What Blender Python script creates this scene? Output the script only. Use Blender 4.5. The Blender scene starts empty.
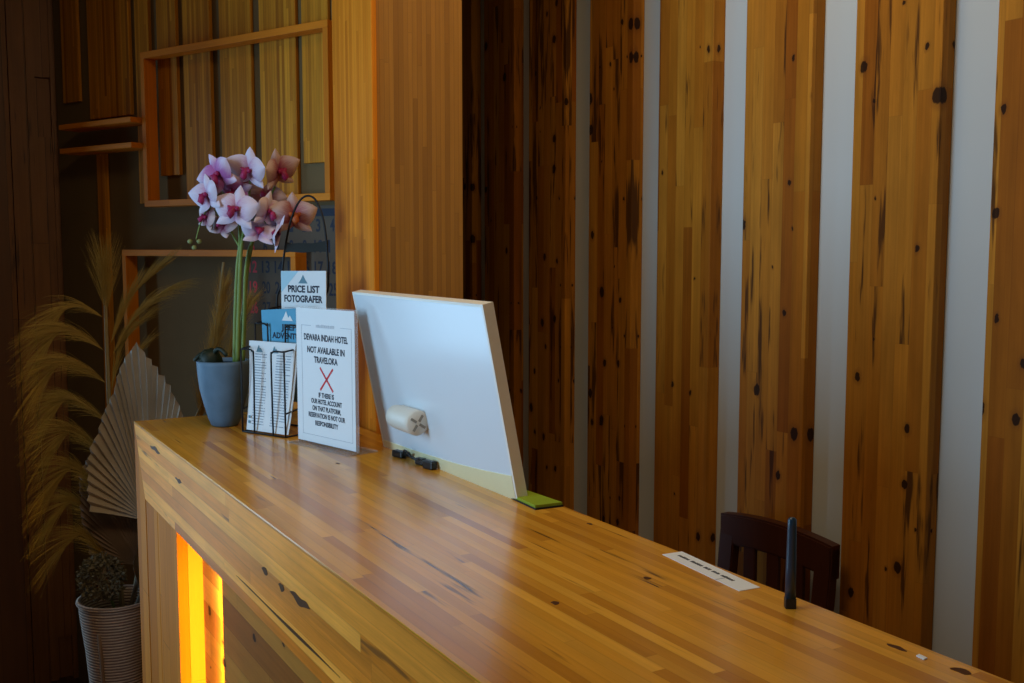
import bpy, bmesh, math, random
from mathutils import Vector, Matrix

random.seed(7)
S = bpy.context.scene
COL = S.collection
PI = math.pi

# ------------------------------------------------------------------ materials
def new_mat(name):
    m = bpy.data.materials.new(name); m.use_nodes = True
    nt = m.node_tree
    b = nt.nodes['Principled BSDF']
    return m, nt, b

def plain(name, col, rough=0.5, spec=0.5, metal=0.0, trans=0.0, ior=1.45, var=0.08, vscale=40, emit=None, estr=0.0, sheen=0.0):
    m, nt, b = new_mat(name)
    b.inputs['Roughness'].default_value = rough
    b.inputs['Specular IOR Level'].default_value = spec
    b.inputs['Metallic'].default_value = metal
    b.inputs['Transmission Weight'].default_value = trans
    b.inputs['IOR'].default_value = ior
    if sheen: b.inputs['Sheen Weight'].default_value = sheen
    tc = nt.nodes.new('ShaderNodeTexCoord')
    nz = nt.nodes.new('ShaderNodeTexNoise'); nz.inputs['Scale'].default_value = vscale; nz.inputs['Detail'].default_value = 4
    nt.links.new(tc.outputs['Object'], nz.inputs['Vector'])
    mx = nt.nodes.new('ShaderNodeMix'); mx.data_type = 'RGBA'
    mx.inputs['A'].default_value = tuple(max(0, c*(1-var)) for c in col)+(1,)
    mx.inputs['B'].default_value = tuple(min(1, c*(1+var)) for c in col)+(1,)
    nt.links.new(nz.outputs['Fac'], mx.inputs['Factor'])
    nt.links.new(mx.outputs['Result'], b.inputs['Base Color'])
    if emit:
        b.inputs['Emission Color'].default_value = tuple(emit)+(1,)
        b.inputs['Emission Strength'].default_value = estr
    return m

class NB:
    """small node builder"""
    def __init__(s, nt): s.nt = nt
    def n(s, t, **kw):
        nd = s.nt.nodes.new(t)
        for k, v in kw.items(): setattr(nd, k, v)
        return nd
    def put(s, sock, v):
        if hasattr(v, 'is_output'): s.nt.links.new(v, sock)
        else: sock.default_value = v
    def m(s, op, a, b=0.0, c=0.0):
        nd = s.n('ShaderNodeMath', operation=op)
        s.put(nd.inputs[0], a); s.put(nd.inputs[1], b); s.put(nd.inputs[2], c)
        return nd.outputs[0]
    def vec(s, x, y, z=0.0):
        nd = s.n('ShaderNodeCombineXYZ')
        s.put(nd.inputs[0], x); s.put(nd.inputs[1], y); s.put(nd.inputs[2], z)
        return nd.outputs[0]
    def white(s, x, y):
        nd = s.n('ShaderNodeTexWhiteNoise', noise_dimensions='2D')
        s.put(nd.inputs['Vector'], s.vec(x, y)); return nd.outputs['Value']
    def noise(s, v, scale=1.0, detail=3.0, rough=0.55):
        nd = s.n('ShaderNodeTexNoise'); s.put(nd.inputs['Vector'], v)
        nd.inputs['Scale'].default_value = scale; nd.inputs['Detail'].default_value = detail; nd.inputs['Roughness'].default_value = rough
        return nd.outputs['Fac']
    def ramp(s, f, stops, interp='LINEAR'):
        nd = s.n('ShaderNodeValToRGB'); cr = nd.color_ramp; cr.interpolation = interp
        while len(cr.elements) < len(stops): cr.elements.new(0.5)
        for e, (p, c) in zip(cr.elements, stops):
            e.position = p; e.color = tuple(c)+(1,) if len(c) == 3 else c
        s.put(nd.inputs[0], f); return nd.outputs['Color']
    def mix(s, f, a, b, blend='MIX'):
        nd = s.n('ShaderNodeMix', data_type='RGBA', blend_type=blend)
        s.put(nd.inputs['Factor'], f)
        for k, v in (('A', a), ('B', b)):
            s.put(nd.inputs[k], v if hasattr(v, 'is_output') else tuple(v)+(1,))
        return nd.outputs['Result']

def wood(name, u, v, cols, h=0.03, L=0.5, rough=0.35, spec=0.5, knots=0.0, streak=0.0, grain=0.35, seam=0.5, coat=0.0,
         perobj=True, bump=0.12, knot_col=(0.02, 0.008, 0.004), streak_col=(0.05, 0.017, 0.006)):
    """solid staves glued side by side: u runs along the grain, v across"""
    m, nt, b = new_mat(name); B = NB(nt)
    tc = B.n('ShaderNodeTexCoord'); sp = B.n('ShaderNodeSeparateXYZ')
    nt.links.new(tc.outputs['Object'], sp.inputs[0])
    ax = dict(zip('XYZ', sp.outputs))
    U = ax[u]; V = B.m('ADD', ax[v], [ax[k] for k in 'XYZ' if k not in (u, v)][0])
    if perobj:
        oi = B.n('ShaderNodeObjectInfo'); r = oi.outputs['Random']
        U = B.m('ADD', U, B.m('MULTIPLY', r, 37.3)); V = B.m('ADD', V, B.m('MULTIPLY', r, 11.7))
    row = B.m('FLOOR', B.m('DIVIDE', V, h))
    r1 = B.white(row, 3.7)
    uu = B.m('ADD', B.m('DIVIDE', U, L), B.m('MULTIPLY', r1, 9.0))
    col = B.m('FLOOR', uu)
    rnd = B.white(B.m('ADD', row, 0.5), B.m('ADD', col, 0.25))
    n = len(cols)
    base = B.ramp(rnd, [(i/max(1, n-1), c) for i, c in enumerate(cols)])
    g1 = B.noise(B.vec(B.m('MULTIPLY', U, 2.2), B.m('MULTIPLY', V, 160), B.m('MULTIPLY', rnd, 60)), 1.0, 5, 0.6)
    g2 = B.noise(B.vec(B.m('MULTIPLY', U, 1.1), B.m('MULTIPLY', V, 34), B.m('MULTIPLY', rnd, 33)), 1.0, 3, 0.5)
    gg = B.m('ADD', B.m('MULTIPLY', g1, 0.5), B.m('MULTIPLY', g2, 0.5))
    gv = B.m('ADD', 1.0 - grain, B.m('MULTIPLY', gg, 2.0*grain))
    g3 = B.noise(B.vec(B.m('MULTIPLY', U, 5.0), B.m('MULTIPLY', V, 22.0), B.m('MULTIPLY', rnd, 91)), 1.0, 4, 0.6)
    gv = B.m('MULTIPLY', gv, B.m('ADD', 1.0-grain*0.6, B.m('MULTIPLY', g3, grain*1.2)))
    gr = B.n('ShaderNodeCombineColor')
    for i in range(3): nt.links.new(gv, gr.inputs[i])
    c = B.mix(1.0, base, gr.outputs[0], 'MULTIPLY')
    # seams between staves
    fr = B.m('FRACT', B.m('DIVIDE', V, h))
    sv = B.m('LESS_THAN', B.m('MINIMUM', fr, B.m('SUBTRACT', 1.0, fr)), 0.0009/h)
    fu = B.m('FRACT', uu)
    su = B.m('LESS_THAN', B.m('MINIMUM', fu, B.m('SUBTRACT', 1.0, fu)), 0.0008/L)
    c = B.mix(B.m('MULTIPLY', B.m('MAXIMUM', sv, su), seam), c, (0.03, 0.012, 0.005))
    if streak > 0:
        s1 = B.noise(B.vec(B.m('MULTIPLY', U, 3.2), B.m('MULTIPLY', V, 42), B.m('ADD', B.m('MULTIPLY', rnd, 20), 7)), 1.0, 3, 0.6)
        sm = B.n('ShaderNodeMapRange'); sm.interpolation_type = 'SMOOTHSTEP'
        nt.links.new(s1, sm.inputs[0]); sm.inputs[1].default_value = 0.66-0.16*streak; sm.inputs[2].default_value = 0.76-0.16*streak
        has = B.m('GREATER_THAN', B.white(B.m('ADD', row, 11.5), B.m('ADD', col, 4.25)), 0.5)
        c = B.mix(B.m('MULTIPLY', B.m('MULTIPLY', sm.outputs[0], has), 0.85), c, streak_col)
    if knots > 0:
        vo = B.n('ShaderNodeTexVoronoi', voronoi_dimensions='2D'); vo.inputs['Scale'].default_value = 1.0
        wob = B.noise(B.vec(B.m('MULTIPLY', U, 55), B.m('MULTIPLY', V, 80)), 1.0, 3, 0.6)
        nt.links.new(B.vec(B.m('ADD', B.m('MULTIPLY', U, 10.0), B.m('MULTIPLY', wob, 0.16)), B.m('ADD', B.m('MULTIPLY', V, 15.0), B.m('MULTIPLY', wob, -0.14))), vo.inputs['Vector'])
        sc = B.n('ShaderNodeSeparateColor'); nt.links.new(vo.outputs['Color'], sc.inputs[0])
        on = B.m('GREATER_THAN', sc.outputs[0], 1.0-knots)
        rad = B.m('ADD', 0.04, B.m('MULTIPLY', B.m('POWER', sc.outputs[1], 1.6), 0.17))
        ring = B.n('ShaderNodeMapRange'); ring.interpolation_type = 'SMOOTHSTEP'
        nt.links.new(B.m('DIVIDE', vo.outputs['Distance'], rad), ring.inputs[0])
        ring.inputs[1].default_value = 0.95; ring.inputs[2].default_value = 0.75
        halo = B.n('ShaderNodeMapRange'); halo.interpolation_type = 'SMOOTHSTEP'
        nt.links.new(B.m('DIVIDE', vo.outputs['Distance'], rad), halo.inputs[0])
        halo.inputs[1].default_value = 1.9; halo.inputs[2].default_value = 0.9
        c = B.mix(B.m('MULTIPLY', B.m('MULTIPLY', halo.outputs[0], on), 0.35), c, (0.16, 0.05, 0.012))
        c = B.mix(B.m('MULTIPLY', B.m('MULTIPLY', ring.outputs[0], on), 0.93), c, knot_col)
    nt.links.new(c, b.inputs['Base Color'])
    b.inputs['Roughness'].default_value = rough
    b.inputs['Specular IOR Level'].default_value = spec
    b.inputs['Coat Weight'].default_value = coat
    b.inputs['Coat Roughness'].default_value = 0.12
    bp = B.n('ShaderNodeBump'); bp.inputs['Strength'].default_value = bump; bp.inputs['Distance'].default_value = 0.0015
    nt.links.new(B.m('SUBTRACT', g1, B.m('MULTIPLY', sv, 0.6)), bp.inputs['Height'])
    nt.links.new(bp.outputs[0], b.inputs['Normal'])
    return m

HONEY = [(0.441, 0.164, 0.012), (0.567, 0.237, 0.019), (0.693, 0.316, 0.027), (0.609, 0.266, 0.022), (0.756, 0.373, 0.041), (0.504, 0.203, 0.015)]
PALE = [(0.66, 0.19, 0.016), (0.80, 0.265, 0.028), (0.90, 0.335, 0.045), (0.74, 0.225, 0.020), (0.58, 0.155, 0.012), (0.86, 0.30, 0.035)]
AMBER = [(0.559, 0.155, 0.009), (0.711, 0.210, 0.013), (0.788, 0.246, 0.017), (0.635, 0.182, 0.011), (0.736, 0.228, 0.015)]
PINE = [(0.402, 0.142, 0.012), (0.288, 0.084, 0.007), (0.472, 0.184, 0.018), (0.385, 0.130, 0.010), (0.525, 0.218, 0.024), (0.437, 0.164, 0.014), (0.489, 0.199, 0.022), (0.332, 0.107, 0.008)]
DARK = [(0.10, 0.035, 0.012), (0.14, 0.05, 0.016), (0.08, 0.028, 0.010), (0.16, 0.06, 0.018)]

M = {}
M['counter_top'] = wood('counter top staves', 'Y', 'X', HONEY, h=0.017, L=0.42, rough=0.27, spec=0.4, knots=0.0, streak=0.25, grain=0.34, seam=0.12, coat=0.2, perobj=False, bump=0.05)
M['band'] = wood('counter band staves', 'Y', 'Z', PALE, h=0.025, L=1.1, rough=0.42, streak=0.40, grain=0.6, spec=0.05, seam=0.15, streak_col=(0.20, 0.07, 0.015), perobj=False)
M['leg_board'] = wood('counter upright boards', 'Z', 'Y', [(0.50, 0.145, 0.014), (0.58, 0.18, 0.018), (0.44, 0.12, 0.011)], h=0.07, L=1.3, rough=0.6, spec=0.05, knots=0.05, grain=0.3, seam=0.5)
M['end_board'] = wood('counter end boards', 'Z', 'X', PALE, h=0.05, L=0.9, rough=0.42, grain=0.3)
M['niche_side'] = wood('niche side board', 'Z', 'X', [(0.50, 0.20, 0.03), (0.54, 0.22, 0.035)], h=0.06, L=1.2, rough=0.5, grain=0.15, seam=0.2)
M['niche_back'] = wood('niche back boards', 'Y', 'Z', [(0.42, 0.16, 0.022), (0.28, 0.085, 0.012), (0.54, 0.235, 0.035), (0.24, 0.07, 0.01), (0.38, 0.135, 0.018)], h=0.058, L=0.62, rough=0.6, spec=0.05, knots=0.45, grain=0.4, seam=0.35, perobj=False)
M['column'] = wood('column staves', 'Z', 'Y', AMBER, h=0.014, L=0.6, rough=0.5, spec=0.04, grain=0.3, seam=0.1)
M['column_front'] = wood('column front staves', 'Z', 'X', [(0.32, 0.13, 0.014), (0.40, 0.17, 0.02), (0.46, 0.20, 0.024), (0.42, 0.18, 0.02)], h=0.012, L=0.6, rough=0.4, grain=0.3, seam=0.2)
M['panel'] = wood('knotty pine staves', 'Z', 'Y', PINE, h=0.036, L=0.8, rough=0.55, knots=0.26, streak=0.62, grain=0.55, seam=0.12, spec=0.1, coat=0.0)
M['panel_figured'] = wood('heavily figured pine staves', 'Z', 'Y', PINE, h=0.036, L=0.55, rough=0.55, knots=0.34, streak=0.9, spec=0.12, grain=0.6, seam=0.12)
M['board'] = wood('back wall board staves', 'Z', 'X', [(0.38, 0.125, 0.010), (0.60, 0.235, 0.018), (0.72, 0.30, 0.024), (0.48, 0.17, 0.012), (0.66, 0.265, 0.02)], h=0.011, L=1.1, rough=0.5, spec=0.12, grain=0.5, seam=0.15)
M['frame'] = wood('shadow frame wood', 'X', 'Z', AMBER, h=0.05, L=1.5, rough=0.5, spec=0.12, grain=0.25, seam=0.0)
M['frame_up'] = wood('shadow frame upright wood', 'Z', 'X', AMBER, h=0.05, L=1.5, rough=0.5, spec=0.12, grain=0.25, seam=0.0)
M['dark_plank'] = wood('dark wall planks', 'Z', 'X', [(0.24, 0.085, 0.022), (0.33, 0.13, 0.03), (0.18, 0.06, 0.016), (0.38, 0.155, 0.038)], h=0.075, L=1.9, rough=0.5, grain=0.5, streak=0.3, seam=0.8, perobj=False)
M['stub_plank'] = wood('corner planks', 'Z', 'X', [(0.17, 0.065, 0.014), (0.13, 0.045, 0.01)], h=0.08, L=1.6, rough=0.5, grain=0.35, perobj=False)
M['ceiling'] = wood('ceiling boards', 'Y', 'X', DARK, h=0.12, L=2.0, rough=0.6, perobj=False)
M['floor'] = wood('floor boards', 'Y', 'X', DARK, h=0.10, L=1.2, rough=0.45, perobj=False)
M['chair'] = wood('chair wood', 'Z', 'Y', [(0.055, 0.016, 0.009), (0.065, 0.02, 0.011)], h=0.08, L=1.5, rough=0.45, spec=0.25, grain=0.3, seam=0.0)
M['white_wall'] = plain('white painted wall', (0.60, 0.645, 0.66), 0.7, 0.25, var=0.03, vscale=6)
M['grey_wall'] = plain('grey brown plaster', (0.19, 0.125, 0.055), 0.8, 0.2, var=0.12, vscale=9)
M['white_face'] = plain('white acrylic face', (0.73, 0.78, 0.82), 0.20, 0.5, var=0.02, vscale=5)
M['cream_edge'] = plain('cream acrylic edge', (0.86, 0.82, 0.72), 0.4, 0.5, var=0.03)
M['warm_glow_paint'] = plain('painted warm glow strip', (0.84, 0.76, 0.46), 0.35, 0.5, var=0.04)  # warm glow put into a pale yellow colour
M['ivory'] = plain('ivory plastic', (0.72, 0.69, 0.60), 0.4, 0.5, var=0.02)
M['ivory_shadow'] = plain('grey plastic', (0.30, 0.28, 0.23), 0.5, 0.4)
M['black'] = plain('black plastic', (0.012, 0.012, 0.012), 0.35, 0.5)
M['antenna'] = plain('sheen tinted black plastic', (0.010, 0.035, 0.065), 0.3, 0.7)  # blue window sheen mixed into the black base colour
M['wire'] = plain('black enamelled wire', (0.010, 0.011, 0.014), 0.5, 0.3)
M['paper'] = plain('white paper', (0.78, 0.81, 0.83), 0.6, 0.3, var=0.015)
M['ink'] = plain('dark ink', (0.035, 0.04, 0.06), 0.7, 0.2)
M['grey_ink'] = plain('grey ink', (0.28, 0.32, 0.38), 0.7, 0.2)
M['faint_ink'] = plain('faint ink', (0.50, 0.54, 0.60), 0.7, 0.2)
M['red_ink'] = plain('red ink', (0.60, 0.05, 0.06), 0.6, 0.2)
M['light_blue'] = plain('light blue print', (0.42, 0.66, 0.78), 0.5, 0.3)
M['blue_card'] = plain('blue print', (0.10, 0.36, 0.55), 0.45, 0.4, var=0.15, vscale=30)
M['teal'] = plain('slate blue print', (0.14, 0.27, 0.34), 0.6, 0.3)
M['acrylic'] = plain('clear acrylic', (0.93, 0.96, 0.96), 0.05, 0.5, trans=1.0, ior=1.49, var=0.0)
m_, nt_, b_n = new_mat('clear acrylic sheet'); b_n.inputs['Base Color'].default_value = (0.85, 0.9, 0.92, 1); b_n.inputs['Alpha'].default_value = 0.18; b_n.inputs['Roughness'].default_value = 0.1
M['acrylic'] = m_
M['pot'] = plain('blue grey stoneware', (0.10, 0.165, 0.235), 0.55, 0.4, var=0.3, vscale=22)
M['soil'] = plain('dark soil', (0.02, 0.016, 0.012), 0.9, 0.1, var=0.4)
M['dark_leaf'] = plain('dark green leaf', (0.010, 0.018, 0.010), 0.5, 0.4)
M['stem'] = plain('green stem', (0.17, 0.24, 0.05), 0.5, 0.4, var=0.3, vscale=30)
M['bud'] = plain('green bud', (0.22, 0.24, 0.08), 0.5, 0.4)
M['lip'] = plain('magenta lip', (0.30, 0.015, 0.085), 0.5, 0.4, var=0.4)
M['lip_orange'] = plain('russet lip', (0.42, 0.09, 0.02), 0.5, 0.4, var=0.4)
M['pampas'] = plain('dried grass plume', (0.46, 0.31, 0.08), 0.75, 0.2, var=0.25, vscale=15)
M['pampas_stem'] = plain('dried grass stalk', (0.34, 0.27, 0.14), 0.7, 0.2, var=0.25, vscale=25)
M['pampas_gold'] = plain('golden grass plume', (0.46, 0.25, 0.05), 0.75, 0.2, var=0.25, vscale=15)
M['fan_pale'] = plain('dried fan palm', (0.50, 0.44, 0.36), 0.75, 0.2, var=0.22, vscale=18)
M['fan_dark'] = plain('brown fan palm', (0.26, 0.18, 0.13), 0.8, 0.2, var=0.3, vscale=18)
M['fan_mid'] = plain('dull fan palm', (0.22, 0.17, 0.12), 0.8, 0.2, var=0.3, vscale=18)
M['hydrangea'] = plain('dried flower heads', (0.19, 0.17, 0.115), 0.85, 0.1, var=0.45, vscale=40)
M['green_felt'] = plain('lime green pad', (0.26, 0.36, 0.02), 0.6, 0.3)
M['dark_felt'] = plain('black pad edge', (0.015, 0.015, 0.012), 0.6, 0.3)
M['knot'] = plain('dark knot wood', (0.085, 0.030, 0.008), 0.6, 0.15)
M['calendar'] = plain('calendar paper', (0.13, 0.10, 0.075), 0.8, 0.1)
M['window_frame'] = plain('white window frame', (0.7, 0.7, 0.68), 0.5)

def petal_mat(name, inner, outer, r0, r1):
    m, nt, b = new_mat(name); B = NB(nt)
    at = B.n('ShaderNodeUVMap'); sp = B.n('ShaderNodeSeparateXYZ'); nt.links.new(at.outputs[0], sp.inputs[0])
    tc = B.n('ShaderNodeTexCoord')
    vein = B.noise(B.vec(B.m('MULTIPLY', sp.outputs[0], 3.0), B.m('MULTIPLY', sp.outputs[1], 22.0)), 1.0, 3)
    f = B.m('ADD', sp.outputs[0], B.m('MULTIPLY', B.m('SUBTRACT', vein, 0.5), 0.55))
    mr = B.n('ShaderNodeMapRange'); mr.interpolation_type = 'SMOOTHSTEP'
    nt.links.new(f, mr.inputs[0]); mr.inputs[1].default_value = r0; mr.inputs[2].default_value = r1
    c = B.mix(mr.outputs[0], inner, outer)
    nt.links.new(c, b.inputs['Base Color'])
    b.inputs['Roughness'].default_value = 0.55; b.inputs['Specular IOR Level'].default_value = 0.3
    return m
M['petal_white'] = petal_mat('white orchid petal', (0.42, 0.12, 0.30), (0.68, 0.58, 0.70), -0.15, 0.62)
M['petal_pink'] = petal_mat('pink orchid petal', (0.42, 0.12, 0.34), (0.66, 0.54, 0.68), 0.3, 0.95)
M['petal_dusky'] = petal_mat('dusky orchid petal', (0.26, 0.04, 0.09), (0.56, 0.42, 0.43), 0.05, 0.8)

def rope_mat():
    m, nt, b = new_mat('woven rope'); B = NB(nt)
    tc = B.n('ShaderNodeTexCoord'); sp = B.n('ShaderNodeSeparateXYZ'); nt.links.new(tc.outputs['Object'], sp.inputs[0])
    w = B.m('SINE', B.m('ADD', B.m('MULTIPLY', sp.outputs[2], 2*PI/0.0085), B.m('MULTIPLY', B.noise(tc.outputs['Object'], 40), 2.2)))
    f = B.m('ADD', 0.5, B.m('MULTIPLY', w, 0.5))
    f = B.m('MULTIPLY', f, B.m('ADD', 0.55, B.m('MULTIPLY', B.noise(tc.outputs['Object'], 60, 4), 0.9)))
    nt.links.new(B.ramp(f, [(0.0, (0.15, 0.095, 0.07)), (0.5, (0.42, 0.29, 0.215)), (1.0, (0.60, 0.46, 0.35))]), b.inputs['Base Color'])
    b.inputs['Roughness'].default_value = 0.8
    bp = B.n('ShaderNodeBump'); bp.inputs['Strength'].default_value = 0.7; bp.inputs['Distance'].default_value = 0.003
    nt.links.new(f, bp.inputs['Height']); nt.links.new(bp.outputs[0], b.inputs['Normal'])
    return m
M['rope'] = rope_mat()

# ------------------------------------------------------------------ builders
def box(bm, x0, x1, y0, y1, z0, z1, mtx=None, bev=0.0, seg=2):
    r = bmesh.ops.create_cube(bm, size=1.0)
    vs = r['verts']
    for v in vs:
        v.co = Vector(((x0+x1)/2+v.co.x*(x1-x0), (y0+y1)/2+v.co.y*(y1-y0), (z0+z1)/2+v.co.z*(z1-z0)))
    if bev:
        es = list({e for v in vs for e in v.link_edges})
        rr = bmesh.ops.bevel(bm, geom=es, offset=bev, segments=seg, affect='EDGES', profile=0.5)
        vs = list(set(rr['verts']) | {v for v in vs if v.is_valid})
    if mtx:
        bmesh.ops.transform(bm, matrix=mtx, verts=[v for v in vs if v.is_valid])
    return bm

def prism(bm, pts, axis, a, b):
    """closed outline pts (2-D) extruded along axis from a to b"""
    def co(p, t):
        if axis == 'X': return (t, p[0], p[1])
        if axis == 'Y': return (p[0], t, p[1])
        return (p[0], p[1], t)
    A = [bm.verts.new(co(p, a)) for p in pts]; Bv = [bm.verts.new(co(p, b)) for p in pts]
    n = len(pts)
    bm.faces.new(A); bm.faces.new(list(reversed(Bv)))
    for i in range(n): bm.faces.new((A[i], Bv[i], Bv[(i+1) % n], A[(i+1) % n]))
    bmesh.ops.recalc_face_normals(bm, faces=bm.faces[:])
    return bm

def tube(bm, pts, r, n=8, cap=True):
    pts = [Vector(p) for p in pts]
    rs = r if isinstance(r, (list, tuple)) else [r]*len(pts)
    rings = []
    up = None
    for i, p in enumerate(pts):
        t = (pts[min(i+1, len(pts)-1)]-pts[max(i-1, 0)]).normalized()
        if up is None:
            up = t.orthogonal().normalized()
        up = (up - t*up.dot(t))
        if up.length < 1e-6: up = t.orthogonal()
        up.normalize(); w = t.cross(up)
        rings.append([bm.verts.new(p+(up*math.cos(2*PI*k/n)+w*math.sin(2*PI*k/n))*rs[i]) for k in range(n)])
    for a, b in zip(rings, rings[1:]):
        for k in range(n): bm.faces.new((a[k], a[(k+1) % n], b[(k+1) % n], b[k]))
    if cap and n > 2:
        bm.faces.new(list(reversed(rings[0]))); bm.faces.new(rings[-1])
    return bm

def lathe(bm, prof, n=40, close=False):
    rings = []
    for r, z in prof:
        if r < 1e-6: rings.append([bm.verts.new((0, 0, z))])
        else: rings.append([bm.verts.new((r*math.cos(2*PI*k/n), r*math.sin(2*PI*k/n), z)) for k in range(n)])
    for a, b in zip(rings, rings[1:]):
        if len(a) == 1 and len(b) == 1: continue
        for k in range(n):
            if len(a) == 1: bm.faces.new((a[0], b[(k+1) % n], b[k]))
            elif len(b) == 1: bm.faces.new((a[k], a[(k+1) % n], b[0]))
            else: bm.faces.new((a[k], a[(k+1) % n], b[(k+1) % n], b[k]))
    bmesh.ops.recalc_face_normals(bm, faces=bm.faces[:])
    return bm

def smooth_path(pts, k=6):
    pts = [Vector(p) for p in pts]; out = []
    for i in range(len(pts)-1):
        p0 = pts[max(i-1, 0)]; p1 = pts[i]; p2 = pts[i+1]; p3 = pts[min(i+2, len(pts)-1)]
        for j in range(k):
            t = j/k
            out.append(0.5*((2*p1)+(p2-p0)*t+(2*p0-5*p1+4*p2-p3)*t*t+(3*p1-p0-3*p2+p3)*t**3))
    out.append(pts[-1]); return out

def obj(name, bm, mat, parent=None, smooth=False, label=None):
    me = bpy.data.meshes.new(name); bm.to_mesh(me); bm.free()
    o = bpy.data.objects.new(name, me); COL.objects.link(o)
    me.materials.append(mat)
    if smooth:
        for p in me.polygons: p.use_smooth = True
    if parent: o.parent = parent
    if label: o['label'] = label
    return o

def tag(o, label, cat, group=None, kind='thing'):
    o['label'] = label; o['category'] = cat; o['kind'] = kind
    if group: o['group'] = group
    return o

def thing(name, label, cat, loc=(0, 0, 0), rz=0.0, group=None):
    o = bpy.data.objects.new(name, None); COL.objects.link(o)
    o.location = loc; o.rotation_euler = (0, 0, rz); o.empty_display_size = 0.05
    return tag(o, label, cat, group)

def struct(name, bm, mat, label=None, cat=None):
    o = obj(name, bm, mat); o['kind'] = 'structure'
    o['label'] = label or name.replace('_', ' '); o['category'] = cat or name.split('_')[0]
    return o

_fc = {}
def text(name, s, size, mtx, mat, parent, bold=0.0, align='CENTER', width=None, depth=0.0001):
    """flat lettering; local x right, y up, z out of the sheet"""
    cu = bpy.data.curves.new(name, 'FONT'); cu.body = s; cu.size = size; cu.align_x = align; cu.align_y = 'CENTER'
    cu.offset = bold*size; cu.extrude = depth; cu.resolution_u = 3
    t = bpy.data.objects.new(name, cu); COL.objects.link(t)
    dg = bpy.context.evaluated_depsgraph_get()
    me = bpy.data.meshes.new_from_object(t.evaluated_get(dg))
    bpy.data.objects.remove(t); bpy.data.curves.remove(cu)
    if width and len(me.vertices):
        xs = [v.co.x for v in me.vertices]; w = max(xs)-min(xs); cx = (max(xs)+min(xs))/2
        for v in me.vertices: v.co.x = (v.co.x-(cx if align == 'CENTER' else min(xs)))*width/w
    me.transform(mtx)
    me.materials.clear(); me.materials.append(mat); me.name = name
    o = bpy.data.objects.new(name, me); COL.objects.link(o); o.parent = parent
    return o

def upright(x, y, z):            # lettering standing on a sheet whose front faces local -Y
    return Matrix.Translation((x, y, z)) @ Matrix.Rotation(PI/2, 4, 'X')

# ------------------------------------------------------------------ camera
cam = bpy.data.cameras.new('camera'); cam_o = bpy.data.objects.new('camera', cam); COL.objects.link(cam_o)
cam.sensor_fit = 'HORIZONTAL'; cam.sensor_width = 36.0; cam.lens = 36.0*1032/1024
cam_o.location = (0, 0, 1.51)
cam_o.rotation_euler = (math.radians(90-5.2), 0, math.radians(-30.44))
cam.clip_start = 0.02
S.camera = cam_o

# ------------------------------------------------------------------ room
CEIL = 2.85
FZ = -0.17          # floor level
XW = 1.87
bm = bmesh.new(); box(bm, -1.9, 2.0, -1.6, 4.4, FZ-0.1, FZ); struct('floor', bm, M['floor'])
bm = bmesh.new(); box(bm, -1.9, 2.0, -1.6, 4.4, CEIL, CEIL+0.1); struct('ceiling', bm, M['ceiling'])
bm = bmesh.new(); box(bm, XW, XW+0.12, -1.6, 4.4, FZ, CEIL); struct('wall_right', bm, M['white_wall'], 'white painted wall behind the knotty wood panels')
# far wall of dark planks of uneven depth (with one open slot between planks)
WX0, WX1, WZ0, WZ1 = -1.05, -0.19, 0.0, 2.15
bm = bmesh.new()
box(bm, WX1, 1.87, 4.27, 4.4, FZ, CEIL); box(bm, -1.42, WX0, 4.27, 4.4, FZ, CEIL)
box(bm, WX0, WX1, 4.27, 4.4, FZ, WZ0); box(bm, WX0, WX1, 4.27, 4.4, WZ1, CEIL)
xs = [WX1, -0.2, 0.12, 0.285, 0.36, 0.42, 0.50, 0.60, 0.75, 1.0, 1.3, 1.6, 1.87]
dep = [0.02, 0.03, 0.018, 0.026, 0.034, 0.02, 0.032, 0.022, 0.03, 0.02, 0.03, 0.02]
for a, b_, d in zip(xs, xs[1:], dep):
    if abs(a-0.42) < 1e-6:
        box(bm, a, a+0.028, 4.27-d, 4.27, FZ, CEIL)
        box(bm, a+0.028, b_, 4.27-d, 4.27, 0, 1.92); box(bm, a+0.028, b_, 4.27-d, 4.27, 2.14, CEIL)
    else:
        box(bm, a, b_-0.003, 4.27-d, 4.27, FZ, CEIL)
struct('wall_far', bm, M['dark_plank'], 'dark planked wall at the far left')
bm = bmesh.new()
for (x0, x1, z0, z1) in ((WX0, WX0+.04, WZ0, WZ1), (WX1-.04, WX1, WZ0, WZ1), (WX0, WX1, WZ0, WZ0+.04), (WX0, WX1, WZ1-.04, WZ1)):
    box(bm, x0, x1, 4.30, 4.37, z0, z1)
struct('window_1', bm, M['window_frame'], 'window in the far wall')
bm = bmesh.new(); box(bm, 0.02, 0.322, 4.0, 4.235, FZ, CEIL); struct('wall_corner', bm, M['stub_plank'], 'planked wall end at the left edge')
# left wall with window opening (out of the photo, the daylight comes through it)
WY0, WY1, WZ0, WZ1 = 1.35, 2.25, 0.85, 2.35
bm = bmesh.new()
box(bm, -1.42, -1.3, -1.6, WY0, FZ, CEIL); box(bm, -1.42, -1.3, WY1, 4.27, FZ, CEIL)
box(bm, -1.42, -1.3, WY0, WY1, FZ, WZ0); box(bm, -1.42, -1.3, WY0, WY1, WZ1, CEIL)
struct('wall_left', bm, M['stub_plank'], 'planked wall with the window')
bm = bmesh.new()
for (y0, y1, z0, z1) in ((WY0, WY0+.05, WZ0, WZ1), (WY1-.05, WY1, WZ0, WZ1), (WY0, WY1, WZ0, WZ0+.05), (WY0, WY1, WZ1-.05, WZ1)):
    box(bm, -1.40, -1.33, y0, y1, z0, z1)
struct('window_2', bm, M['window_frame'], 'window in the left wall')

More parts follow.
